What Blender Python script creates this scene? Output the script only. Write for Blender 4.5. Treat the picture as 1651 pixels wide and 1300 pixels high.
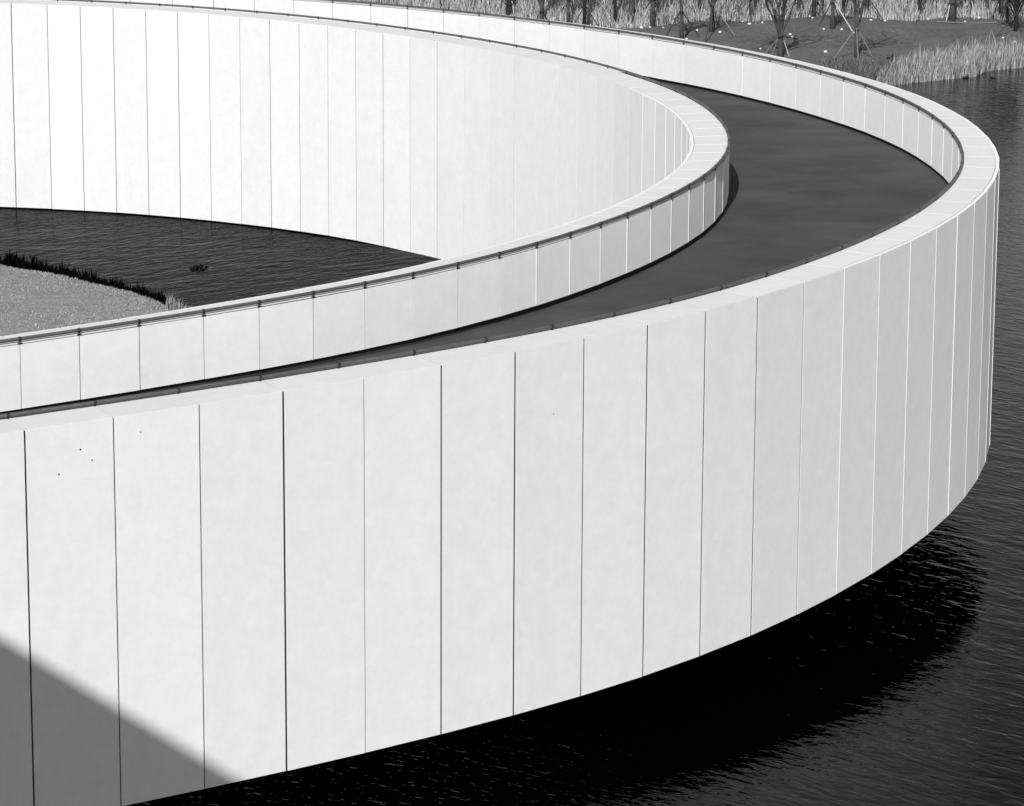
import bpy, bmesh, math, random
import numpy as np
from mathutils import Vector, Matrix

random.seed(7); rng = np.random.default_rng(7)
scene = bpy.context.scene
C = scene.collection
for o in list(bpy.data.objects): bpy.data.objects.remove(o)

# ------------------------------------------------------------------ camera
F, PITCH, CY, ROLL = 5133.47, 0.19620, -59.29, 0.0050      # pixels of the 1651 x 1300 photograph
ZW = 7.6                                                   # pond surface is z = 0; the tip of the wall stands at z = ZW
CAMZ = 8.5628 + ZW
cam_d = bpy.data.cameras.new('camera'); cam = bpy.data.objects.new('camera', cam_d); C.objects.link(cam)
cam_d.sensor_fit = 'HORIZONTAL'; cam_d.sensor_width = 36.0
cam_d.lens = 36.0 * F / 1651; cam_d.shift_y = CY / 1651
cam_d.clip_start = 0.5; cam_d.clip_end = 8000
cam.matrix_world = Matrix.Translation((0, 0, CAMZ)) @ Matrix.Rotation(math.pi/2 - PITCH, 4, 'X') @ Matrix.Rotation(ROLL, 4, 'Z')
scene.camera = cam

# ------------------------------------------------------------------ sky and sun
SUN_AZ, SUN_EL = math.radians(10.5), math.radians(33)        # light travels away from the camera, a little to the right
w = bpy.data.worlds.new('World'); scene.world = w; w.use_nodes = True
nt = w.node_tree; bg = nt.nodes['Background']
sky = nt.nodes.new('ShaderNodeTexSky'); sky.sky_type = 'NISHITA'; sky.sun_disc = False
sky.sun_elevation = SUN_EL; sky.sun_rotation = math.pi + SUN_AZ
bw = nt.nodes.new('ShaderNodeRGBToBW')
nt.links.new(sky.outputs[0], bw.inputs[0]); nt.links.new(bw.outputs[0], bg.inputs[0])
bg.inputs[1].default_value = 0.085
sd = bpy.data.lights.new('sun', 'SUN'); sun = bpy.data.objects.new('sun', sd); C.objects.link(sun)
sd.energy = 3.65; sd.angle = math.radians(0.5); sd.color = (1, 1, 1)
SUND = Vector((math.sin(SUN_AZ)*math.cos(SUN_EL), math.cos(SUN_AZ)*math.cos(SUN_EL), -math.sin(SUN_EL)))
sun.rotation_euler = SUND.to_track_quat('-Z', 'Y').to_euler()
sun.location = (-20, -60, 80)
vs = scene.view_settings
vs.view_transform = 'Standard'; vs.look = 'None'; vs.gamma = 1; vs.use_curve_mapping = False; vs.exposure = 0.04

# ------------------------------------------------------------------ helpers
def ray(px, py):
    u, v = px - 825.5, py - (650 + CY)
    c, s = math.cos(-ROLL), math.sin(-ROLL)
    u, v = u*c - v*s, u*s + v*c
    cp, sp = math.cos(PITCH), math.sin(PITCH)
    up, dep = -v / F, 1.0
    d = Vector((u / F, dep*cp + up*sp, -dep*sp + up*cp))
    return d
def on_z(px, py, z):
    d = ray(px, py); t = (z - CAMZ) / d.z
    return Vector((d.x*t, d.y*t, z))

def link(o, parent=None):
    C.objects.link(o)
    if parent is not None: o.parent = parent
    return o
def mesh_obj(name, verts, faces, mat, parent=None, smooth=False, mats=None, midx=None):
    me = bpy.data.meshes.new(name)
    me.from_pydata([tuple(v) for v in verts], [], [tuple(f) for f in faces])
    for m in (mats or [mat]): me.materials.append(m)
    if midx is not None: me.polygons.foreach_set('material_index', np.asarray(midx, dtype=np.int32))
    if smooth: me.polygons.foreach_set('use_smooth', [True]*len(me.polygons))
    me.update()
    return link(bpy.data.objects.new(name, me), parent)
def empty(name, loc=(0, 0, 0)):
    o = bpy.data.objects.new(name, None); C.objects.link(o); o.location = loc; o.empty_display_size = 0.3
    return o
def tag(o, label=None, cat=None, group=None, kind=None):
    if label: o['label'] = label
    if cat: o['category'] = cat
    if group: o['group'] = group
    if kind: o['kind'] = kind
    return o
BOXF = [(0,1,2,3),(4,7,6,5),(0,4,5,1),(1,5,6,2),(2,6,7,3),(3,7,4,0)]
def tube(path, radii, n=6, cap=True):
    V, Fc = [], []
    path = [Vector(p) for p in path]
    for i, p in enumerate(path):
        t = (path[min(i+1, len(path)-1)] - path[max(i-1, 0)]).normalized()
        a = Vector((0, 0, 1)) if abs(t.z) < .95 else Vector((1, 0, 0))
        x = t.cross(a).normalized(); y = t.cross(x)
        r = radii[i] if hasattr(radii, '__len__') else radii
        for k in range(n):
            an = 2*math.pi*k/n
            V.append(p + x*r*math.cos(an) + y*r*math.sin(an))
        if i:
            b = (i-1)*n
            for k in range(n): Fc.append((b+k, b+(k+1) % n, b+n+(k+1) % n, b+n+k))
    if cap:
        Fc.append(tuple(range(n-1, -1, -1))); b = (len(path)-1)*n; Fc.append(tuple(b+k for k in range(n)))
    return V, Fc
class MB:
    def __init__(s): s.V, s.F, s.M = [], [], []
    def add(s, V, Fc, m=0):
        b = len(s.V); s.V += list(V); s.F += [tuple(i+b for i in f) for f in Fc]; s.M += [m]*len(Fc); return s
    def box(s, c, d, rz=0.0):
        c = Vector(c); ca, sa = math.cos(rz), math.sin(rz); V = []
        for z in (-1, 1):
            for x, y in ((-1,-1),(1,-1),(1,1),(-1,1)):
                X, Y = x*d[0]/2, y*d[1]/2
                V.append(c + Vector((X*ca - Y*sa, X*sa + Y*ca, z*d[2]/2)))
        return s.add(V, [(3,2,1,0),(4,5,6,7),(0,1,5,4),(1,2,6,5),(2,3,7,6),(3,0,4,7)])
    def build(s, name, mat, parent=None, smooth=False, mats=None):
        return mesh_obj(name, s.V, s.F, mat, parent, smooth, mats, s.M if mats else None)

# ------------------------------------------------------------------ materials (a black and white photograph: greys only)
def new_mat(name, base=0.5, rough=0.6, ior=1.45):
    m = bpy.data.materials.new(name); m.use_nodes = True
    b = m.node_tree.nodes['Principled BSDF']
    b.inputs['Base Color'].default_value = (base, base, base, 1)
    b.inputs['Roughness'].default_value = rough; b.inputs['Specular IOR Level'].default_value = 0.0 if base < .008 and ior > 1.25 else .5; b.inputs['IOR'].default_value = ior
    return m, m.node_tree, b
def N(nt, t, **kw):
    n = nt.nodes.new(t)
    for k, v in kw.items(): setattr(n, k, v)
    return n
def noise_grey(nt, coord, scale, lo, hi, p0=.3, p1=.7, detail=4, rough=.6, vscale=None, distortion=0):
    """grey colour from noise; returns the colour socket"""
    src = coord
    if vscale:
        mp = N(nt, 'ShaderNodeMapping'); mp.inputs['Scale'].default_value = vscale
        nt.links.new(coord, mp.inputs[0]); src = mp.outputs[0]
    n = N(nt, 'ShaderNodeTexNoise'); n.inputs['Scale'].default_value = scale
    n.inputs['Detail'].default_value = detail; n.inputs['Roughness'].default_value = rough; n.inputs['Distortion'].default_value = distortion
    nt.links.new(src, n.inputs['Vector'])
    r = N(nt, 'ShaderNodeValToRGB')
    r.color_ramp.elements[0].position = p0; r.color_ramp.elements[0].color = (lo, lo, lo, 1)
    r.color_ramp.elements[1].position = p1; r.color_ramp.elements[1].color = (hi, hi, hi, 1)
    nt.links.new(n.outputs['Fac'], r.inputs[0])
    return r.outputs['Color'], n.outputs['Fac']
def mul(nt, a, b):
    m = N(nt, 'ShaderNodeMix', data_type='RGBA', blend_type='MULTIPLY'); m.inputs[0].default_value = 1
    nt.links.new(a, m.inputs[6]); nt.links.new(b, m.inputs[7]); return m.outputs[2]
def bump(nt, bsdf, h, dist, strength=1.0, prev=None):
    b = N(nt, 'ShaderNodeBump'); b.inputs['Distance'].default_value = dist; b.inputs['Strength'].default_value = strength
    nt.links.new(h, b.inputs['Height'])
    if prev is not None: nt.links.new(prev, b.inputs['Normal'])
    nt.links.new(b.outputs[0], bsdf.inputs['Normal']); return b.outputs[0]
def objcoord(nt): return N(nt, 'ShaderNodeTexCoord').outputs['Object']

def panel_mat(name, base):
    m, nt, b = new_mat(name, base, .7, 1.35)
    b.inputs['Diffuse Roughness'].default_value = 0.38          # cement board: almost no fall-off when lit from behind the viewer
    co = N(nt, 'ShaderNodeNewGeometry').outputs['Position']
    c1, f1 = noise_grey(nt, co, 3.0, .955, 1.0, .35, .65, 5)
    c2, f2 = noise_grey(nt, co, .5, .982, 1.0, .3, .7, 3)
    # each cladding panel leaves the mould a slightly different white
    oi = N(nt, 'ShaderNodeObjectInfo'); r = N(nt, 'ShaderNodeMapRange')
    r.inputs['To Min'].default_value = base*.955; r.inputs['To Max'].default_value = base
    nt.links.new(oi.outputs['Random'], r.inputs['Value'])
    # sparse darker pits
    v = N(nt, 'ShaderNodeTexVoronoi'); v.inputs['Scale'].default_value = 1.1
    nt.links.new(co, v.inputs['Vector'])
    rp = N(nt, 'ShaderNodeValToRGB'); rp.color_ramp.elements[0].position = .008; rp.color_ramp.elements[0].color = (.75,)*3+(1,)
    rp.color_ramp.elements[1].position = .016; rp.color_ramp.elements[1].color = (1, 1, 1, 1)
    nt.links.new(v.outputs['Distance'], rp.inputs[0])
    c4, _ = noise_grey(nt, co, 1.0, .985, 1.0, .35, .6, 4, .6, (4, 4, .22))      # rain streaks
    c5, _ = noise_grey(nt, co, 9.0, .955, 1.0, .3, .6, 5, .75)
    col = mul(nt, mul(nt, mul(nt, mul(nt, mul(nt, c1, c2), r.outputs[0]), rp.outputs[0]), c4), c5)
    nt.links.new(col, b.inputs['Base Color'])
    c3, f3 = noise_grey(nt, co, 45.0, 0, 1, detail=3)
    bump(nt, b, f3, .0015, .35)
    return m
M_PANEL = panel_mat('white_cladding', .83)
M_COPING = panel_mat('white_coping', .71)
M_BRKT, _, _ = new_mat('dark_bracket', .025, .6)
M_SEAL, _, _ = new_mat('white_sealant', .90, .5)
M_SEAL3, _, _ = new_mat('coping_sealant', .82, .6)
M_SEAL2, _, _ = new_mat('aged_sealant', .76, .6)
M_CORE, _, _ = new_mat('dark_backing', .030, .9)
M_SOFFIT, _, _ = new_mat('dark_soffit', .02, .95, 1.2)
M_RAIL, _nt, _b = new_mat('painted_rail', .055, .42); 
_c, _f = noise_grey(_nt, objcoord(_nt), 6, .085, .12); _nt.links.new(_c, _b.inputs['Base Color'])

m, nt_, b = new_mat('deck_surface', .07, .85, 1.35); M_DECK = m
co = objcoord(nt_)
c1, _ = noise_grey(nt_, co, .35, .72, 1.14, .3, .7, 6, .62, None, .8)
c2, _ = noise_grey(nt_, co, 1.0, .84, 1.14, .35, .7, 5, .65, (.55, .8, 1))
c3, f3 = noise_grey(nt_, co, 60, .88, 1.1, .3, .7, 2)
cb = N(nt_, 'ShaderNodeRGB'); cb.outputs[0].default_value = (.088, .088, .088, 1)
nt_.links.new(mul(nt_, mul(nt_, mul(nt_, c1, c2), c3), cb.outputs[0]), b.inputs['Base Color'])
bump(nt_, b, f3, .004, .4)

def water_mat(name, ior, angle, base, amp, rough=.05, sc=1.0, gust=None):
    """wind ripples: crests run along `angle` (degrees from +X); dark water, weak reflection as through a polariser"""
    m, nt, b = new_mat(name, base, rough, ior)
    co = N(nt, 'ShaderNodeTexCoord').outputs['Object']
    def layer(ang, sx, sy, scale, detail, dist):
        r = N(nt, 'ShaderNodeMapping'); r.inputs['Rotation'].default_value = (0, 0, -math.radians(ang))
        nt.links.new(co, r.inputs[0])
        s = N(nt, 'ShaderNodeMapping'); s.inputs['Scale'].default_value = (sx, sy, 1)
        nt.links.new(r.outputs[0], s.inputs[0])
        n = N(nt, 'ShaderNodeTexNoise'); n.inputs['Scale'].default_value = scale*sc
        n.inputs['Detail'].default_value = detail; n.inputs['Roughness'].default_value = .5; n.inputs['Distortion'].default_value = dist
        nt.links.new(s.outputs[0], n.inputs['Vector']); return n.outputs['Fac']
    f1 = layer(angle, .40, 1.0, 1.9, 2, .4)
    f2 = layer(angle + 14, .5, 1.0, 4.6, 2, .3)
    f3 = layer(angle - 20, .6, 1.0, .55, 1, .2)
    p = bump(nt, b, f3, .16*amp, 1)
    p = bump(nt, b, f1, .165*amp, 1, p)
    if gust:                                        # a cat's-paw of wind: sharper ripples in one patch of the pond
        dn = N(nt, 'ShaderNodeVectorMath', operation='DISTANCE'); dn.inputs[1].default_value = (gust[0], gust[1], 0)
        nt.links.new(co, dn.inputs[0]); mr = N(nt, 'ShaderNodeMapRange', interpolation_type='SMOOTHSTEP')
        mr.inputs['From Min'].default_value = gust[2]*.35; mr.inputs['From Max'].default_value = gust[2]
        mr.inputs['To Min'].default_value = gust[3]; mr.inputs['To Max'].default_value = 1
        nt.links.new(dn.outputs['Value'], mr.inputs['Value'])
        mu = N(nt, 'ShaderNodeMath', operation='MULTIPLY'); nt.links.new(f2, mu.inputs[0]); nt.links.new(mr.outputs[0], mu.inputs[1]); f2 = mu.outputs[0]
    bump(nt, b, f2, .052*amp, 1, p)
    return m
M_WATER = water_mat('pond_water', 1.125, -52, .0006, .135, .02, 1.8, (-3.5, 46.5, 8.0, 3.5))
M_POOL = water_mat('pool_water', 1.022, 52, .002, .17, .03, 2.4)

def ground_mat(name, lo, hi, scale, vs_=None):
    m, nt, b = new_mat(name, .15, .95, 1.2); co = objcoord(nt)
    c1, f1 = noise_grey(nt, co, scale, lo, hi, .3, .7, 6, .65, vs_)
    c2, f2 = noise_grey(nt, co, scale*7, .75, 1.2, .3, .7, 5, .7)
    nt.links.new(mul(nt, c1, c2), b.inputs['Base Color'])
    bump(nt, b, f2, .05, .8)
    return m
M_BANK = ground_mat('bank_turf', .13, .19, .5)
M_ISLE = ground_mat('island_turf', .25, .42, 1.6, (1, 2.2, 1))
def blade_mats(name, vals):
    out = []
    for i, v in enumerate(vals):
        m, nt, b = new_mat('%s_%s' % (name, 'abcdef'[i]), v, .8, 1.3); out.append(m)
    return out
M_REED = blade_mats('dry_reed', (.30, .41, .52, .15))
M_HAY = blade_mats('dry_grass', (.38, .50, .60, .18))
M_SEDGE = blade_mats('shade_black_sedge', (.003, .004, .006))  # near-black colour holds the shade of the rim sedge; the weed reuses it
M_TUFT = blade_mats('island_grass', (.30, .37, .44, .20))
M_LOWG = blade_mats('low_grass', (.08, .13, .19))
def bark_mat(name, lo, hi):
    m, nt, b = new_mat(name, lo, .9, 1.3); co = objcoord(nt)
    c, f = noise_grey(nt, co, 9, lo, hi, .3, .7, 5, .6, (1, 1, .25)); nt.links.new(c, b.inputs['Base Color'])
    bump(nt, b, f, .02, .6); return m
M_BARK = bark_mat('bark', .045, .10); M_BARKD = bark_mat('dark_bark', .015, .035)
M_STAKE = bark_mat('stake_wood', .16, .26); M_STAKEB = bark_mat('pale_stake_wood', .45, .62); M_STAKED = bark_mat('dark_stake_wood', .05, .09)
M_TIE, _, _ = new_mat('tie', .02, .9)
M_STONE, _, _ = new_mat('white_stone', .85, .7)
M_DUCK, _, _ = new_mat('duck_plumage', .03, .7)
M_CONC = ground_mat('concrete', .42, .5, .7)

# ------------------------------------------------------------------ plan and profile of the ramp (arc length s along the outer wall face)
KN = np.array([-75,-31,-28,-20,-13,-7,-2,3,8,13,19,26,34,44,47,80.])
KV = np.array([.0135,.0135,.0215,.0446,.0306,.0339,.0489,.032,.0202,.0209,.0269,.0326,.0333,.0425,.02,.015])
ZN = np.array([-75,-32,-28,-20,-10,0,10,20,30,44,80.])
ZV = np.array([.045,.05,.047,.0287,.0311,.0427,.0022,.0026,.0138,.0083,.005])
DS = .05
S = np.arange(-70, 75.001, DS); I0 = int(np.argmin(abs(S)))
def cum(f):
    c = np.concatenate([[0], np.cumsum((f[1:]+f[:-1])/2*DS)]); return c - c[I0]
TH = cum(np.interp(S, KN, KV)) + 1.5287
PX = cum(np.cos(TH)) + 10.2629; PY = cum(np.sin(TH)) + 67.6039
PZ = cum(np.interp(S, ZN, ZV)) + ZW
D_B, D_C, D_D = .7645, 5.6426, 6.4627
C_B, C_C, C_D = -.0213, .010, .010
H_A, H_B, H_C, H_D = 5.8268, 1.050, 1.043, 6.0342
def P(s, d, dz=0.0):
    x, y, z, t = (float(np.interp(s, S, a)) for a in (PX, PY, PZ, TH))
    return Vector((x - math.sin(t)*d, y + math.cos(t)*d, z + dz))

sA = [-30.8084,-29.4866,-28.1622,-26.8155,-25.461,-24.0915,-22.6987,-21.2989,-19.8918,-18.4621,-17.0244,-15.5729,-14.1392,-12.696,-11.2484,-9.8037,-8.3944,-6.9842,-5.5944,-4.2106,-2.8751,-1.5725]
sB = [-.30,.984,2.287,3.6129,4.9604,6.3476,7.8131,9.3397,10.8916,12.4948,14.1043,15.7421,17.4104,19.0609,20.7182,22.3813,24.0645,25.7415,27.3721,28.9433,30.4762,31.9799,33.4642,34.9487,36.4456]
sC = [-28.8874,-27.7518,-26.5464,-25.1642,-23.8909,-22.5534,-21.1569,-19.7116,-18.2607,-16.8086,-15.4002,-14.0178,-12.658,-11.322,-9.9858,-8.6622,-7.3149,-5.9503,-4.5671]
sD = [2.0163,3.3066,4.6188,5.9617,7.3283,8.7405,10.1992,11.7111,13.2623,14.8376,16.4384,18.0722,19.7215,21.3944,23.1036,24.8175,26.456,28.017,29.5339,31.0275,32.5095,33.9786,35.4478,36.9283,38.4061,39.8958,41.3937,42.8879,44.3632,45.8459]
JO = [sA[0] - 1.33*k for k in range(16, 0, -1)] + sA + sB + [sB[-1] + 1.5*k for k in range(1, 19)]
JI = [sC[0] - 1.33*k for k in range(17, 0, -1)] + sC + [-4.5671 + 1.3167*k for k in range(1, 5)] + sD + [sD[-1] + 1.48*k for k in range(1, 12)]

# ------------------------------------------------------------------ ground, pond, pool
SHORE_PX = [(-900,30),(-300,45),(300,60),(700,72),(1000,92),(1200,118),(1340,136),(1400,141),(1445,136),(1480,132),(1520,128),(1570,123),(1590,114),(1651,108),(1800,92),(2300,60)]
SH = np.array([on_z(x, y, 0)[:2] for x, y in SHORE_PX]); SH = SH[np.argsort(SH[:, 0])]
def shore_y(x): return np.interp(x, SH[:, 0], SH[:, 1])
TT = np.array([-400,-30,-6,-1,0,.4,3,10,25,60,200,900,4000.])
TZ = np.array([-1.6,-1.6,-1.2,-.25,-.03,.14,.34,.62,.95,1.3,2.2,6,14.])
def ground_z(x, y):
    t = y - shore_y(x)
    return np.interp(t, TT, TZ) + np.where(t > .5, .06*np.sin(x*.9+y*.31)*np.sin(y*.7-x*.2) + .05*np.sin(x*.23+1.3), 0)
def on_ground(px, py):
    z = .8
    for _ in range(25):
        p = on_z(px, py, z); z = .5*z + .5*float(ground_z(p.x, p.y))
    p = on_z(px, py, z); return Vector((p.x, p.y, float(ground_z(p.x, p.y))))
xs = np.concatenate([[-4000,-1500,-600,-250,-120], np.arange(-70, 71, 1.6), [120,250,600,1500,4000]])
ts = np.concatenate([[-400,-30,-6,-2,-1,-.4,0,.4,1,2], np.arange(3, 46, 1.6), [50,60,90,140,200,400,900,4000]])
V = []; Fc = []
for t in ts:
    for x in xs:
        y = shore_y(x) + t; V.append((x, y, float(ground_z(x, y))))
nx = len(xs)
for j in range(len(ts)-1):
    for i in range(nx-1): Fc.append((j*nx+i, j*nx+i+1, (j+1)*nx+i+1, (j+1)*nx+i))
tag(mesh_obj('ground', V, Fc, M_BANK, smooth=True), 'dark turf bank beyond the pond', kind='structure')
tag(mesh_obj('water', [(-900,-300,0),(900,-300,0),(900,430,0),(-900,430,0)], [(0,1,2,3)], M_WATER), 'dark rippled pond around the ramp', kind='structure')

ZP = float(P(27, D_D, C_D - H_D).z)
SW = np.linspace(-66, 72, 240)
ring = [P(s, D_D + .01) for s in SW]
tag(mesh_obj('pool_water', [(p.x, p.y, ZP) for p in ring], [tuple(range(len(ring)))], M_POOL), 'dark rippled pool inside the curve of the ramp', kind='structure')

# ------------------------------------------------------------------ the ramp
ramp = empty('ramp_bridge', tuple(P(0, 3.2, -H_A)))
tag(ramp, 'long curving white clad ramp bridge sweeping in a hairpin over dark water', 'bridge')
RL = ramp.location.copy()
def part(name, mb_V, mb_F, mat, parent, **kw):
    o = mesh_obj(name, mb_V, mb_F, mat, None, **kw)
    o.parent = parent; o.matrix_parent_inverse = Matrix.Translation(parent.matrix_world.translation if parent is not ramp else RL).inverted()
    return o
def child(name, verts, mat, parent, faces=BOXF, smooth=False):
    """a piece with its own origin at its centre; parents here sit at the ramp's origin"""
    c = sum((Vector(v) for v in verts), Vector()) / len(verts)
    o = mesh_obj(name, [Vector(v) - c for v in verts], faces, mat, None, smooth)
    o.parent = parent; o.location = c - RL
    return o
def wall_core(name, d0, d1, z0, z1, label, mid):
    """dark frame behind the cladding: two thin skins, a top and nothing visible else"""
    V, Fc = [], []
    sp = np.arange(-68, 73, .5)
    for s in sp:
        for d, z in ((d0, z0[1]), (d0, z0[0]), (d1, z1[0]), (d1, z1[1])): V.append(P(s, d, z) - RL)
    for i in range(len(sp)-1):
        a, b = 4*i, 4*i+4
        Fc += [(a, b, b+1, a+1), (a+1, b+1, b+2, a+2), (a+2, b+2, b+3, a+3)]
    o = mesh_obj(name, V, Fc, M_CORE, ramp); tag(o, label); return o
T = .07     # cladding thickness
outer = wall_core('outer_wall', .085, D_B - .075, (-.05, -H_A + .06), (-.05, -1.9), 'outer parapet wall of the ramp clad in white panels', 0)
inner = wall_core('inner_wall', D_C + .075, D_D - .085, (-.05, -1.9), (-.05, -H_D + .06), 'inner parapet wall of the ramp clad in white panels', 0)

def panel(name, s0, s1, g0, g1, da, db, zt, zb, mat, parent, jit=.0025, rib=True, lip=.03, zb1=None):
    """flat panel between two joints; da is the exposed face, db the back"""
    a, b = s0 + g0, s1 - g1
    e = [random.uniform(-jit, jit) for _ in range(2)]; dzt = random.uniform(-.003, .003)
    pa0, pb0 = P(s0, da + e[0]), P(s1, da + e[1])       # chord: panels are flat, the wall is a polygon
    qa0, qb0 = P(s0, db), P(s1, db)
    L = s1 - s0; fa, fb = g0/L, 1 - g1/L
    A_, B_ = pa0.lerp(pb0, fa), pa0.lerp(pb0, fb); Qa, Qb = qa0.lerp(qb0, fa), qa0.lerp(qb0, fb)
    up, dn = Vector((0, 0, zt + dzt)), Vector((0, 0, zb + dzt)); dm = Vector((0, 0, (zb if zb1 is None else zb1) + dzt))
    if lip < .02: rib = False
    fr = min(lip/abs(db - da), 1); M1, M2 = A_.lerp(Qa, fr), B_.lerp(Qb, fr)      # thin face with a set-back rib behind: the joints read as shadow gaps
    ins = (B_ - A_).normalized()*.022
    vs_ = [A_+dn, B_+dm, B_+up, A_+up, M1+dn, M2+dm, M2+up, M1+up]
    f = list(BOXF)
    if rib:
        m1, m2, q1, q2 = M1+ins, M2-ins, Qa+ins, Qb-ins
        vs_ += [m1+dn, m2+dm, m2+up, m1+up, q1+dn, q2+dm, q2+up, q1+up]; f += [tuple(k+8 for k in q) for q in BOXF[1:]]
    if da > db: f = [tuple(reversed(q)) for q in f]
    return child(name, vs_, mat, parent, f)
def coping(s0, s1, g0, g1, d0, d1, z0, z1, parent):
    pts_ = []
    L = s1 - s0
    for d, z in ((d0, z0), (d1, z1)):
        a, b = P(s0, d, z), P(s1, d, z)
        pts_.append((a.lerp(b, g0/L), a.lerp(b, 1 - g1/L)))
    (a0, b0), (a1, b1) = pts_; t = Vector((0, 0, .023))
    vs_ = [a0-t, b0-t, b0, a0, a1-t, b1-t, b1, a1]
    return child('coping_slab', vs_, M_COPING, parent)
def gaps(n):
    return [random.choice([.009, .011, .012, .013, .014]) for _ in range(n)]
REVEAL = .014
gA, gB, gC2 = gaps(len(JO)), gaps(len(JO)), gaps(len(JO))
for k_, g_ in zip(range(16, 30), (.014, .010, .010, .016, .008, .016, .017, .014, .019, .020, .020, .016, .013, .013)): gA[k_] = g_
for k in range(len(JO)-1):
    s0, s1 = JO[k], JO[k+1]
    panel('fascia_panel', s0, s1, gA[k], gA[k+1], 0, T, 0, -H_A, M_PANEL, outer, lip=.012 if s0 < -15 else .03)
    panel('parapet_panel', s0, s1, gB[k]*.8, gB[k+1]*.8, D_B, D_B - .05, C_B, C_B - H_B, M_PANEL, outer, lip=.012 if s0 > 23 else .03)
    coping(s0, s1, gA[k]*.8, gA[k+1]*.8, .016 if s0 < -15 else T + .010, D_B + .002, .006, C_B + REVEAL + .024, outer)
gD, gE = gaps(len(JI)), gaps(len(JI))
def drop(s): return max(0.0, P(s, D_D, C_D - H_D).z - ZP - .035) if s > 20 else 0.0      # far panels reach down to just above the pool
for k in range(len(JI)-1):
    s0, s1 = JI[k], JI[k+1]
    panel('fascia_panel', s0, s1, gD[k]*1.15, gD[k+1]*1.15, D_D, D_D - T, C_D, C_D - H_D - drop(s0), M_PANEL, inner, lip=.012 if s0 > 9.5 else .03, zb1=C_D - H_D - drop(s1))
    panel('parapet_panel', s0, s1, gE[k]*.8, gE[k+1]*.8, D_C, D_C + .05, C_C, C_C - H_C, M_PANEL, inner, lip=.012 if s0 < -16 else .03)
    coping(s0, s1, gD[k]*.8, gD[k+1]*.8, D_C - .002, D_D - (.016 if s0 > 9.5 else T + .010), C_C + REVEAL + .022, C_D + .006, inner)

# deck and soffit
sp = np.arange(-68, 73, .4)
V, Fc = [], []
ds = np.linspace(D_B - .07, D_C + .07, 9); DKZ = C_B - H_B - .085
for s in sp:
    for d in ds: V.append(P(s, float(d), DKZ) - RL)
n = len(ds)
for i in range(len(sp)-1):
    for j in range(n-1): Fc.append((i*n+j, i*n+j+1, (i+1)*n+j+1, (i+1)*n+j)[::-1])
dk = mesh_obj('deck', V, Fc, M_DECK, ramp); tag(dk, 'dark grey walking deck between the white parapets')
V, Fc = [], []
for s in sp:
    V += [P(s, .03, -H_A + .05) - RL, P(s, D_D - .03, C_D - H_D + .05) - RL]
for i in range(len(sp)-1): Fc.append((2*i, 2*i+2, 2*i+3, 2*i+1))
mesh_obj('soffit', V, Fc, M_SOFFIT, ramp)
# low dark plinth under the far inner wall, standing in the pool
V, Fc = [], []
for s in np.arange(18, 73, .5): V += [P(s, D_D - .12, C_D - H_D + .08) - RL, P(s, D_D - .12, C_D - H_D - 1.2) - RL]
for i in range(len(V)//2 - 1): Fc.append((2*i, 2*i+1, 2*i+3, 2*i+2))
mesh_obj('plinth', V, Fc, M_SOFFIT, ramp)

# handrails with brackets at every joint
def handrail(dr, de, zr, ze, joints, label):
    V, Fc = tube([P(s, dr, zr) - RL for s in np.arange(-67, 72, .3)], .030, 10)
    o = mesh_obj('handrail', V, Fc, M_RAIL, ramp, True); tag(o, label)
    for s in joints:
        a, b = P(s, de, ze), P(s, dr, zr - .02)
        k_ = P(s, dr, ze - .012)
        V, Fc = tube([a, k_, b], [.013, .015, .013], 6)
        t = (P(s + .05, de) - P(s - .05, de)).normalized()
        mb = MB(); mb.add(V, Fc); mb.box(a + Vector((0, 0, -.012)), (.07, .05, .024), math.atan2(t.y, t.x))
        c_ = P(s, dr, zr); mb.add(*tube([c_ - t*.022, c_ + t*.022], .036, 8))
        child('bracket', mb.V, M_BRKT, o, mb.F)
handrail(D_B - .006, D_B - .012, C_B + .092, C_B + .036, JO[1:-1], 'dark metal handrail along the outer parapet')
handrail(D_C + .006, D_C + .012, C_C + .092, C_C + .034, JI[1:-1], 'dark metal handrail along the inner parapet')
# pale sealant beads across the coping joints
def seals(joints, d0, d1, z0, z1, parent):
    for s in joints:
        a, b = P(s, d0, z0), P(s, d1, z1); t = (P(s + .05, d0) - P(s - .05, d0)).normalized() * .008
        hot = -18 < s < 12; u, dn = Vector((0, 0, .003 if hot else .001)), Vector((0, 0, -.02))
        child('joint_seal', [a-t+dn, b-t+dn, b-t+u, a-t+u, a+t+dn, b+t+dn, b+t+u, a+t+u], M_SEAL3 if hot else M_SEAL2, parent)
def beads(joints, d, out, z0, z1, parent):
    '''proud white sealant beads in the joints of the tightly curved stretch'''
    for s in joints:
        a = P(s, d + out*.008); b_ = P(s, d - out*.02); t = (P(s + .05, d) - P(s - .05, d)); t.z = 0; t = t.normalized()*.0075
        vs_ = [q + Vector((0, 0, z)) for z in (z1, z0) for q in (a - t, a + t, b_ + t, b_ - t)]
        child('joint_seal', vs_, M_SEAL, parent)
beads([j for j in JO if -15.3 < j < 6], 0, -1, -.01, -H_A + .01, outer)
beads([j for j in JO if -2 < j < 19], D_B, 1, C_B - .005, C_B - H_B + .01, outer)
beads([j for j in JI if -16 < j < 4], D_C, -1, C_C - .005, C_C - H_C + .01, inner)
beads([j for j in JI if -4 < j < 9.5], D_D, 1, C_D - .01, C_D - H_D + .01, inner)
seals(JO[1:-1], T + .010, D_B - .03, .006, C_B + REVEAL + .024, outer)
seals(JI[1:-1], D_C + .03, D_D - T - .010, C_C + REVEAL + .022, C_D + .006, inner)

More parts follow.
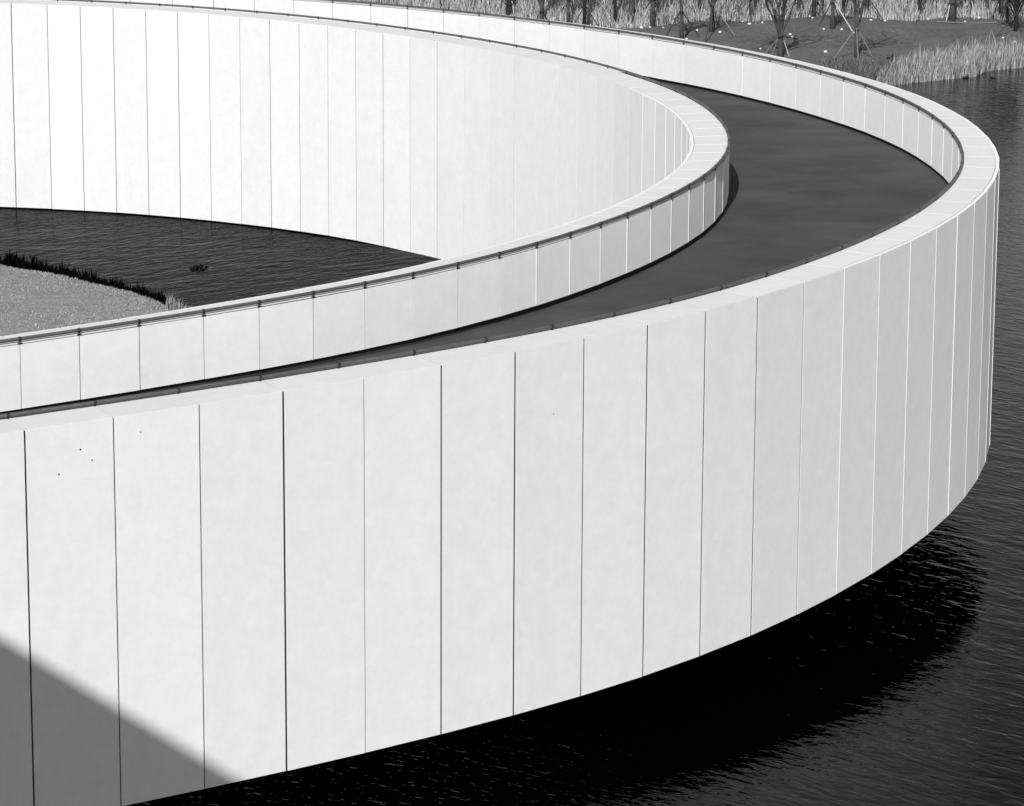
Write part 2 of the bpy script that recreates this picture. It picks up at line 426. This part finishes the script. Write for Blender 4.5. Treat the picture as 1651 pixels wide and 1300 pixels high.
# ------------------------------------------------------------------ island inside the curve
edge_px = [(-330,372),(-200,392),(-100,408),(0,426),(60,437),(130,452),(200,470),(250,484),(285,497),(310,515)]
crest = [on_z(x, y, ZP + .55) for x, y in edge_px]
V, Fc = [], []; prof = [(1.7,-.75),(1.0,-.25),(.45,.25),(0,0.0),(-.6,.02),(-2,.0),(-5,-.02),(-9,-.05),(-14,-.3),(-20,-.8)]
nc = len(crest)
fine = []
for i in range(nc-1):
    for k in range(4): fine.append(crest[i].lerp(crest[i+1], k/4))
fine.append(crest[-1])
nrmI = Vector((.45, .89, 0))
prof = [(1.5,-1.0),(.9,-.62),(.4,-.22),(0,0.0),(-.6,.03),(-2,.03),(-4,.0),(-7,-.05),(-12,-.2),(-19,-.5)]
for p in fine:
    q = fine.index(p)/(len(fine)-1); hh = 1 - max(0, (q-.75)/.25)**2*.85
    for (o_, dz) in prof:
        x, y = p.x + nrmI.x*o_*1.0, p.y + nrmI.y*o_
        if o_ < 0: x, y = p.x + .18*o_, p.y + o_
        z = ZP + .55*hh + dz + (.03*math.sin(x*2.1+y)*math.sin(y*1.7) if o_ < .3 else 0)
        V.append((x, y, z))
npf = len(prof)
for i in range(len(fine)-1):
    for j in range(npf-1): Fc.append((i*npf+j, (i+1)*npf+j, (i+1)*npf+j+1, i*npf+j+1)[::-1])
# close the right-hand end down to the water
isle = mesh_obj('island', V, Fc, M_ISLE, smooth=True); tag(isle, 'pale grassy island bank in the inner pool', kind='structure')
IV = np.array(V).reshape(len(fine), npf, 3)

def blades(name, base, h, wdt, mats, label, lean=.25, cat=None, seg=2, bias=(0, 0), weights=None):
    """one mesh of many grass blades; base is an (n,3) array, h and wdt arrays"""
    n = len(base); a = rng.uniform(0, 2*np.pi, n); ln = rng.normal(0, lean, (n, 2)) + np.array(bias)
    dx, dy = np.cos(a)*wdt/2, np.sin(a)*wdt/2
    V = np.empty((n, 5, 3))
    b = base
    V[:, 0] = b + np.stack([-dx, -dy, 0*dx], 1); V[:, 1] = b + np.stack([dx, dy, 0*dx], 1)
    m1 = b + np.stack([ln[:, 0]*h*.35, ln[:, 1]*h*.35, h*.58], 1)
    V[:, 2] = m1 + np.stack([dx*.75, dy*.75, 0*dx], 1); V[:, 3] = m1 - np.stack([dx*.75, dy*.75, 0*dx], 1)
    V[:, 4] = b + np.stack([ln[:, 0]*h, ln[:, 1]*h, h], 1)
    i0 = np.arange(n)*5
    Fq = np.stack([i0, i0+1, i0+2, i0+3], 1).tolist(); Ft = np.stack([i0+3, i0+2, i0+4], 1).tolist()
    mi = rng.choice(len(mats), n, p=weights)
    o = mesh_obj(name, V.reshape(-1, 3), Fq + Ft, None, None, False, mats, np.concatenate([mi, mi]))
    tag(o, label, kind='stuff'); return o
# tufts on the island
ii = rng.uniform(0, len(fine)-1.001, 42000); jj = rng.uniform(3, npf-1.6, 42000)
def ipt(ii, jj):
    i, j = ii.astype(int), jj.astype(int); fi, fj = (ii-i)[:, None], (jj-j)[:, None]
    return (IV[i, j]*(1-fi)+IV[i+1, j]*fi)*(1-fj) + (IV[i, j+1]*(1-fi)+IV[i+1, j+1]*fi)*fj
b = ipt(ii, jj); b[:, 2] -= .01
patch = np.sin(b[:, 0]*1.3)*np.sin(b[:, 1]*.9+1)
blades('island_grass', b, rng.uniform(.015, .055, len(b))*(1+.5*patch), rng.uniform(.012, .035, len(b)), M_TUFT, 'short dry grass on the island bank', .5, weights=[.35,.3,.2,.15])
# sedge on the far rim of the island, its shade put into the colour
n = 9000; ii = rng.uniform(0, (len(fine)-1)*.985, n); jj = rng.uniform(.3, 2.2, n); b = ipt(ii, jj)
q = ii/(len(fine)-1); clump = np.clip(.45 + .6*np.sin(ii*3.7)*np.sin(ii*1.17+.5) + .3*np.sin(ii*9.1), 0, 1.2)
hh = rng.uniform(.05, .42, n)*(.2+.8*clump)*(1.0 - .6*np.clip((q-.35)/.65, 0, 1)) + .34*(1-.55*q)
blades('shade_black_sedge', b, hh, rng.uniform(.03, .07, n), M_SEDGE, 'sedge coloured near black for shade, fringing the far rim of the island', .16)
# pale stalks at the corner of the island
n = 260; ii = rng.uniform((len(fine)-1)*.84, (len(fine)-1)*.965, n); b = ipt(ii, rng.uniform(1.8, 3.6, n))
blades('pale_sedge', b, rng.uniform(.18, .5, n), rng.uniform(.015, .03, n), M_TUFT, 'pale sedge stalks at the corner of the island', .18)

# ------------------------------------------------------------------ far bank: reeds, grasses
def shore_pts(px0, px1, n, t0, t1, dens=None):
    x0, x1 = on_z(px0, 125, 0).x, on_z(px1, 112, 0).x
    x = rng.uniform(x0, x1, n); t = rng.uniform(0, 1, n)**1.4*(t1-t0)+t0
    y = shore_y(x) + t; return np.stack([x, y, ground_z(x, y) - .03], 1), t
b, t = shore_pts(1400, 1800, 17000, -.35, 5.2)
g = np.clip((b[:, 0]-on_z(1400,130,0).x)/2.2, .18, 1)
patch = .5+.5*np.sin(b[:, 0]*1.9+.6)*np.sin(b[:, 0]*.77+b[:, 1]*.8)
keep = (t < 2.6 + 2.6*patch) & (rng.uniform(0, 1, len(b)) < (.3+.5*g)*np.clip(1.15 - t/6, .2, 1))
b, g, patch = b[keep], g[keep], patch[keep]
hh = (rng.uniform(.25, .95, len(b)) + .35*patch)*(.35+.65*g)*(.75+.25*np.sin(b[:, 0]*3.1)*np.sin(b[:, 0]*1.31+b[:, 1])); tall = rng.uniform(0, 1, len(b)) < .02; hh[tall] *= 1.7
blades('reeds', b, hh, rng.uniform(.025, .05, len(b)), M_REED, 'pale dry reeds along the far water edge', .13, bias=(.05, 0), weights=[.3,.28,.14,.28])
b, t = shore_pts(1330, 1425, 2600, 1.0, 6.0)
blades('dark_grass', b, rng.uniform(.2, .6, len(b)), rng.uniform(.02, .05, len(b)), M_LOWG, 'dark tufted grass at the end of the reeds', .25)
# tall dry grass standing behind the young trees
HAY_PX = [(-400,-10),(0,-5),(300,0),(500,10),(640,22),(760,30),(880,40),(1000,43),(1060,42),(1130,37),(1200,33),(1300,28),(1400,29),(1470,31),(1540,30),(1600,33),(1700,38),(1900,40)]
HP = np.array([on_ground(x, y)[:2] for x, y in HAY_PX]); HP = HP[np.argsort(HP[:, 0])]
n = 46000
x = rng.uniform(on_ground(380, 5).x, on_ground(1720, 38).x, n)
t = rng.uniform(0, 1, n)**1.5*16
y = np.interp(x, HP[:, 0], HP[:, 1]) + t + .8*np.sin(x*.8)
b = np.stack([x, y, ground_z(x, y) - .03], 1)
hh = rng.uniform(.5, 1.3, n)*np.clip(.35 + t*.45, .35, 1.5) + .25*np.sin(x*1.3)*np.sin(y*.9)
hh = np.clip(hh, .15, 2.2)
blades('dry_grass', b, hh, rng.uniform(.03, .07, n), M_HAY, 'tall dry grass behind the young trees', .2, weights=[.3,.3,.2,.2])
# sparse short turf on the bank
n = 9000; x = rng.uniform(on_ground(900, 45).x, on_ground(1720, 60).x, n); y = shore_y(x) + rng.uniform(3, 34, n)
b = np.stack([x, y, ground_z(x, y) - .02], 1)
blades('bank_turf', b, rng.uniform(.03, .12, n), rng.uniform(.02, .04, n), M_LOWG, 'short dark turf on the far bank', .5)

# pale trodden path below the dry grass
V, Fc = [], []
for k, (px, py) in enumerate([(1510,35.5),(1530,37),(1560,37.6),(1590,37.2),(1612,36),(1630,33)]):
    p = on_ground(px, py)
    for q in (-.22, .22):
        z = float(ground_z(p.x, p.y + q)); V.append((p.x, p.y + q, z + .02))
    if k: Fc.append((2*k-2, 2*k, 2*k+1, 2*k-1))
tag(mesh_obj('path', V, Fc, M_HAY[0]), 'narrow pale path along the dry grass', kind='structure')

# ------------------------------------------------------------------ young trees held by stakes
def branch(mb, p, d, L, r, depth, R):
    n = 5; pts_, q, dd = [p.copy()], p.copy(), d.copy()
    for i in range(n):
        dd = (dd + Vector((R.uniform(-.16, .16), R.uniform(-.16, .16), R.uniform(-.02, .12)))).normalized()
        q = q + dd*(L/n); pts_.append(q.copy())
    V, Fc = tube(pts_, [max(r*(1-.65*i/n), .010) for i in range(n+1)], 5 if depth > 1 else 3, False); mb.add(V, Fc)
    if depth <= 0: return
    for i in range(R.randint(3, 5)):
        f = R.uniform(.15, 1.0); k = min(int(f*n), n-1); bp = pts_[k].lerp(pts_[k+1], f*n-k)
        a = R.uniform(0, 6.283); t = R.uniform(.35, 1.0)
        ax = dd.orthogonal().normalized(); ax = Matrix.Rotation(a, 3, dd) @ ax
        nd = (dd*math.cos(t) + ax*math.sin(t)).normalized()
        branch(mb, bp, nd, L*R.uniform(.4, .62), r*.5, depth-1, R)
def tree(px, py, wpx, tie_px, stakes, label, fork=1.6, lean=0.0, dark=False, fan=5, thin=False, seed=0):
    """stakes: list of (pixel x, pixel y, tone) of the stake feet"""
    R = random.Random(seed + int(px))
    b = on_ground(px, py); sc = b.y / F * 1.02
    o = empty('young_tree', b)
    r0 = wpx*sc/2; M = M_BARKD if dark else M_BARK
    H = fork + R.uniform(.0, .3)
    top = Vector((lean*H, R.uniform(-.05, .05), H))
    path = [Vector((0, 0, -.15)), Vector((lean*.3*H, 0, .35*H)), Vector((lean*.7*H, .02, .72*H)), top]
    V, Fc = tube(path, [r0*1.25, r0, r0*.92, r0*.85], 9)
    mesh_obj('trunk', V, Fc, M, o, True)
    mb = MB()
    for k in range(fan + 3):
        a = 6.283*k/(fan + 3) + R.uniform(-.4, .4); t = R.uniform(.12, .5) if fan > 1 else .05
        d = Vector((math.cos(a)*math.sin(t), math.sin(a)*math.sin(t), math.cos(t)))
        branch(mb, path[1].lerp(path[2], R.uniform(.5, 1)) if k % 3 == 2 else path[2].lerp(top, R.uniform(.3, .95)), d, R.uniform(2.6, 4.2), r0*(.72 if fan < 3 else .62 if fan < 6 else .5), 2, R)
    mb.build('crown', M, o, True)
    th = tie_px*sc; tp = Vector((lean*th, 0, th))
    if stakes:
        tv, tf = tube([tp - Vector((0, 0, .05)), tp + Vector((0, 0, .05))], r0*1.25+.015, 9); mesh_obj('tie', tv, tf, M_TIE, o)
    for (fx, fy, tone) in stakes:
        f = on_ground(fx, fy) - b
        dirn = (tp - f); e = tp + dirn.normalized()*.18
        off = Vector((f.x, f.y, 0)).normalized()*(r0 + .02) if (abs(f.x)+abs(f.y)) > 0 else Vector()
        V, Fc = tube([f - dirn.normalized()*.1, tp + off, e + off], [.032, .03, .028], 6)
        mesh_obj('stake', V, Fc, (M_STAKED, M_STAKE, M_STAKEB)[tone], o)
    tag(o, label, 'tree', 'young trees held up by stakes on the far bank'); return o
tree(1258, 94, 7.5, 34, [(1219,78,1),(1236,84,2),(1244,92,1),(1272,91,2),(1284,62,0)], 'staked tree with two bright pale stakes, forking low just behind the coping', 1.35, fan=8)
tree(1381, 93, 6.0, 43, [(1344,96,1),(1384,98,1),(1407,93,1)], 'staked tree beside the dark tufted grass near the reeds, its trunk forking in a V', 1.9, lean=-.03, fan=3)
tree(1342, 47, 6.5, 41, [(1320,43,0),(1374,50,2),(1356,40,0)], 'staked tree with one long pale stake slanting down to a white stone', 2.2, fan=4)
tree(1099, 64, 5.5, 43, [(1073,61,0),(1103,63,1),(1128,60,0)], 'thin staked tree just behind the handrail with a dark shadow at its foot', 2.2, lean=-.03)
tree(1146, 52, 6.0, 42, [(1184,57,1),(1152,49,0),(1137,68,0)], 'leaning staked tree with a stake that ends on open dark turf', 1.7, lean=.06, fan=6)
tree(1052, 43, 7.5, 42, [(1027,31,0),(1072,31,0),(1058,33,1)], 'stout staked tree beside a row of white stones at the dry grass edge', 2.4, fan=4)
tree(1018, 40, 9.0, 42, [(999,39,0),(1012,39,0),(1030,40,1)], 'stoutest staked tree at the dry grass edge with two dark stakes', 2.6, fan=4)
tree(991, 43, 5.0, 21, [(970,46,1),(1000,38,0),(1008,30,0)], 'slim tree tied low to short stakes at the dry grass edge', 1.6, dark=True)
tree(942, 47, 6.0, 34, [(966,46,0),(925,40,1),(950,36,1)], 'slim tree tied to a wide collar behind the handrail', 2.0, dark=True)
tree(916, 43, 5.5, 42, [(898,30,0),(928,34,0),(905,44,1)], 'tree behind the handrail with widely spread dark stakes in dry grass', 2.2)
tree(873, 38, 5.0, 18, [(862,38,0),(884,36,0)], 'short stemmed tree low in the dry grass behind the handrail', 1.2, fan=6)
tree(822, 31, 12, 24, [(829,32,2),(808,28,1),(842,34,1)], 'thick clumped tree with one pale upright stake behind the handrail', 1.3, dark=True, fan=8)
tree(711, 20, 3.2, 10, [], 'very thin black tree stem rising behind the handrail', 3.2, dark=True, fan=2)
tree(612, 12, 10, 12, [], 'thick trunked tree farthest along behind the ramp', 3.0, fan=4)
tree(1212, 34, 8.0, 34, [(1219,39,1),(1200,30,0)], 'stout tree in the dry grass with an upright stake beside white stones', 2.6, fan=5)
tree(1287, 28, 5.5, 32, [(1275,27,0),(1300,27,0)], 'slender tree among crossing dark stakes at the dry grass edge', 2.4, fan=3)
tree(1312, 27, 6.0, 30, [(1302,31,0),(1330,26,0)], 'tree beside two white stones at the foot of the dry grass', 2.6, fan=3)
tree(1397, 27, 6.0, 32, [(1425,35,0),(1385,26,0)], 'tree in front of the dry grass with one stake leaning to a white stone', 2.8, fan=3)
tree(1482, 30, 5.5, 30, [(1474,2,0),(1496,30,0),(1490,32,0)], 'dark bushy staked tree at the dry grass edge', 1.4, dark=True, fan=7)
tree(1535, 34, 9.5, 27, [(1526,34,2),(1520,30,0),(1548,33,1)], 'broad trunk in a neat tripod of stakes above a pale strip', 2.4, fan=3)
tree(1566, 27, 4.5, 24, [(1571,31,2),(1552,28,0)], 'thin tree with a pale upright stake next to the broad trunk', 2.2, dark=True, fan=4)
tree(1638, 50, 6.0, 26, [(1605,60,0),(1648,52,0),(1630,44,0)], 'dark tangled staked tree standing behind the thick reeds', .9, dark=True, fan=9)
tree(760, 26, 4.0, 14, [], 'slim pale stem deep in the dry grass behind the handrail', 2.6, fan=3)
tree(1178, 26, 5.0, 26, [(1190,28,0),(1168,26,0)], 'twiggy tree low among stakes behind the leaning tree', 1.2, dark=True, fan=7)

for i, (px, py, wp) in enumerate([(1128,30,4),(1163,24,5),(1232,22,5),(1246,28,4),(1270,20,5),(1326,20,4),(1360,22,5),(1418,24,4),(1452,26,4),(1504,24,5),(1590,26,5),(1612,30,6),(1080,28,4),(958,30,4),(885,26,4),(842,22,4),(790,18,4),(680,10,4),(560,4,4),(1625,40,5)]):
    tree(px, py, wp, 30, [(px-12, py+1, 0), (px+11, py+2, 1), (px+4, py+3, 0)] if i % 3 else [(px-8, py+2, 1)], 'bare dark young tree standing deep in the tall dry grass', random.uniform(.5, 1.5), lean=random.uniform(-.06, .06), dark=True, fan=random.choice([4, 6, 7]), seed=i)

# white stones scattered over the bank
ST = [(998,41),(1031,40),(1034,46),(1048,45),(1069,46),(1107,64),(1124,50),(1161,53),(1177,32),(1197,36),(1206,33),(1208,40),(1229,38),(1226,80),(1274,57),(1277,62),(1277,27),(1304,28),(1310,30),(1328,48),(1357,49),(1376,54),(1405,28),(1404,34),(1427,35),(1407,99),(1348,111),(1465,30),(1491,31),(1556,36),(1578,30),(1617,62),(1637,69),(1648,33),(1331,85)]
st0 = None
for i, (px, py) in enumerate(ST):
    p = on_ground(px, py)
    if st0 is None:
        bm = bmesh.new(); bmesh.ops.create_icosphere(bm, subdivisions=2, radius=1)
        for v in bm.verts: v.co *= 1 + .18*math.sin(v.co.x*3+1)*math.sin(v.co.y*4)
        me = bpy.data.meshes.new('white_stone'); bm.to_mesh(me); bm.free(); me.materials.append(M_STONE)
        o = st0 = bpy.data.objects.new('white_stone', me)
    else: o = st0.copy()
    C.objects.link(o); r = random.uniform(.05, .08)
    o.location = p + Vector((0, 0, r*.6)); o.scale = (r*1.2, r, r*.85); o.rotation_euler = (0, 0, random.uniform(0, 6))
    tag(o, 'small white stone lying on the far bank among the staked trees', 'stone', 'white stones on the far bank')

# two ducks on the pond and a dark stump on the bank
def duck(px, py, label, yaw):
    o = empty('duck', on_z(px, py, 0)); o.rotation_euler = (0, 0, yaw); o.scale = (.7,)*3
    bm = bmesh.new(); bmesh.ops.create_uvsphere(bm, u_segments=14, v_segments=9, radius=1)
    for v in bm.verts:
        x, y, z = v.co; v.co = Vector((x*.22, y*.10*(1-.25*abs(x)), z*.085 + .045 + (.05*max(0, -x-.4))))
    me = bpy.data.meshes.new('body'); bm.to_mesh(me); bm.free(); me.materials.append(M_DUCK); link(bpy.data.objects.new('body', me), o)
    V, Fc = tube([(.15,0,.06),(.19,0,.14),(.20,0,.19),(.23,0,.215),(.27,0,.21),(.33,0,.195)], [.055,.04,.042,.05,.035,.012], 8)
    mesh_obj('head', V, Fc, M_DUCK, o, True)
    tag(o, label, 'duck'); return o
duck(1556, 126, 'small dark duck floating close to the reeds', .4)
duck(1601, 126, 'small dark duck floating on open water away from the reeds', 2.6)
p = on_ground(1436, 97); mb = MB()
V, Fc = tube([(.05,0,-.1),(.07,.02,.14),(.10,0,.30)], [.13,.10,.05], 7); mb.add(V, Fc)
V, Fc = tube([(.0,0,.05),(-.16,-.02,.10),(-.34,.02,.05)], [.08,.06,.03], 6); mb.add(V, Fc)
st = mb.build('tree_stump', M_BARKD); st.location = p
tag(st, 'small dark stump with a low side limb left of the reeds', 'stump')

# ------------------------------------------------------------------ unseen canopy and terrace added above the camera to shade the first panels
CASTER = empty('shade_caster', (-9, -6, 0))
tag(CASTER, 'unseen flat roofed concrete terrace added to cast shade on the ramp', 'shadow caster')

def wall_point(px, py):
    """where the ray through a pixel meets the outer cladding"""
    d = ray(px, py); az = d.x/d.y
    ss = np.linspace(-45, -15, 3001); v = [abs(P(float(q), 0).x - az*P(float(q), 0).y) for q in ss]
    p = P(float(ss[int(np.argmin(v))]), 0); t = p.y/d.y
    return Vector((p.x, p.y, CAMZ + d.z*t))
W1, W2 = wall_point(0, 1027), wall_point(395, 1264)
ROOFZ = 19.2
Q1, Q2 = (Wp - SUND*((ROOFZ - Wp.z)/(-SUND.z)) for Wp in (W1, W2))
u = (Q2 - Q1).normalized()
e0, e1 = Q1 - u*24, Q2 + u*5
poly = [(e0.x, e0.y), (e1.x, e1.y), (e1.x, -12), (e0.x, -12)]
def caster_part(name, poly, z0, z1, mat):
    n = len(poly); V = [Vector((x, y, z)) - CASTER.location for z in (z0, z1) for x, y in poly]
    Fc = [tuple(range(n-1, -1, -1)), tuple(range(n, 2*n))] + [(i, (i+1) % n, n+(i+1) % n, n+i) for i in range(n)]
    return mesh_obj(name, V, Fc, mat, CASTER)
caster_part('roof', poly, ROOFZ - .22, ROOFZ, M_CONC)
caster_part('floor', [(-14, -11.5), (5, -11.5), (5, 2.2), (-14, 2.2)], 14.2, 14.55, M_CONC)
caster_part('back_wall', [(-14, -11.4), (5, -11.4), (5, -11.1), (-14, -11.1)], 14.55, ROOFZ - .22, M_CONC)
for x, y in ((-13.5, 1.0), (4.4, 1.0), (-13.5, -10.6), (4.4, -10.6)):
    caster_part('column', [(x-.2, y-.2), (x+.2, y-.2), (x+.2, y+.2), (x-.2, y+.2)], 14.55, ROOFZ - .22, M_CONC)
    caster_part('pier', [(x-.35, y-.35), (x+.35, y-.35), (x+.35, y+.35), (x-.35, y+.35)], -1.8, 14.2, M_CONC)
print('roof edge', Q1, Q2, W1, W2)

for px, py, r in ((130, 725, .014), (148, 742, .012), (95, 765, .014), (226, 697, .010), (893, 668, .008)):
    w_ = wall_point(px, py); q = Vector((w_.x, w_.y, 0)); ss = np.linspace(-45, -10, 1401)
    sb = float(ss[int(np.argmin([(P(float(k), 0).xy - q.xy).length for k in ss]))])
    j0 = max(j for j in JO if j <= sb); j1 = min(j for j in JO if j > sb)
    a, b = P(j0, 0), P(j1, 0); t = Vector(((b-a).x, (b-a).y, 0)).normalized(); nrm = Vector((t.y, -t.x, 0))
    c = Vector((a.x, a.y, w_.z)) + t*((q - Vector((a.x, a.y, 0))).dot(t)) - nrm*.004
    child('fixing_hole', *(lambda V, F_: (V, M_BRKT, outer, F_))(*tube([c, c + nrm*.009], r, 8)))

# a clump of weed floating in the inner pool
p = on_z(320, 433, ZP); n = 90
rr = np.sqrt(rng.uniform(0, 1, n)); aa = rng.uniform(0, 6.283, n)
bs = np.stack([rr*np.cos(aa)*.24, rr*np.sin(aa)*.6, np.full(n, -.004)], 1)
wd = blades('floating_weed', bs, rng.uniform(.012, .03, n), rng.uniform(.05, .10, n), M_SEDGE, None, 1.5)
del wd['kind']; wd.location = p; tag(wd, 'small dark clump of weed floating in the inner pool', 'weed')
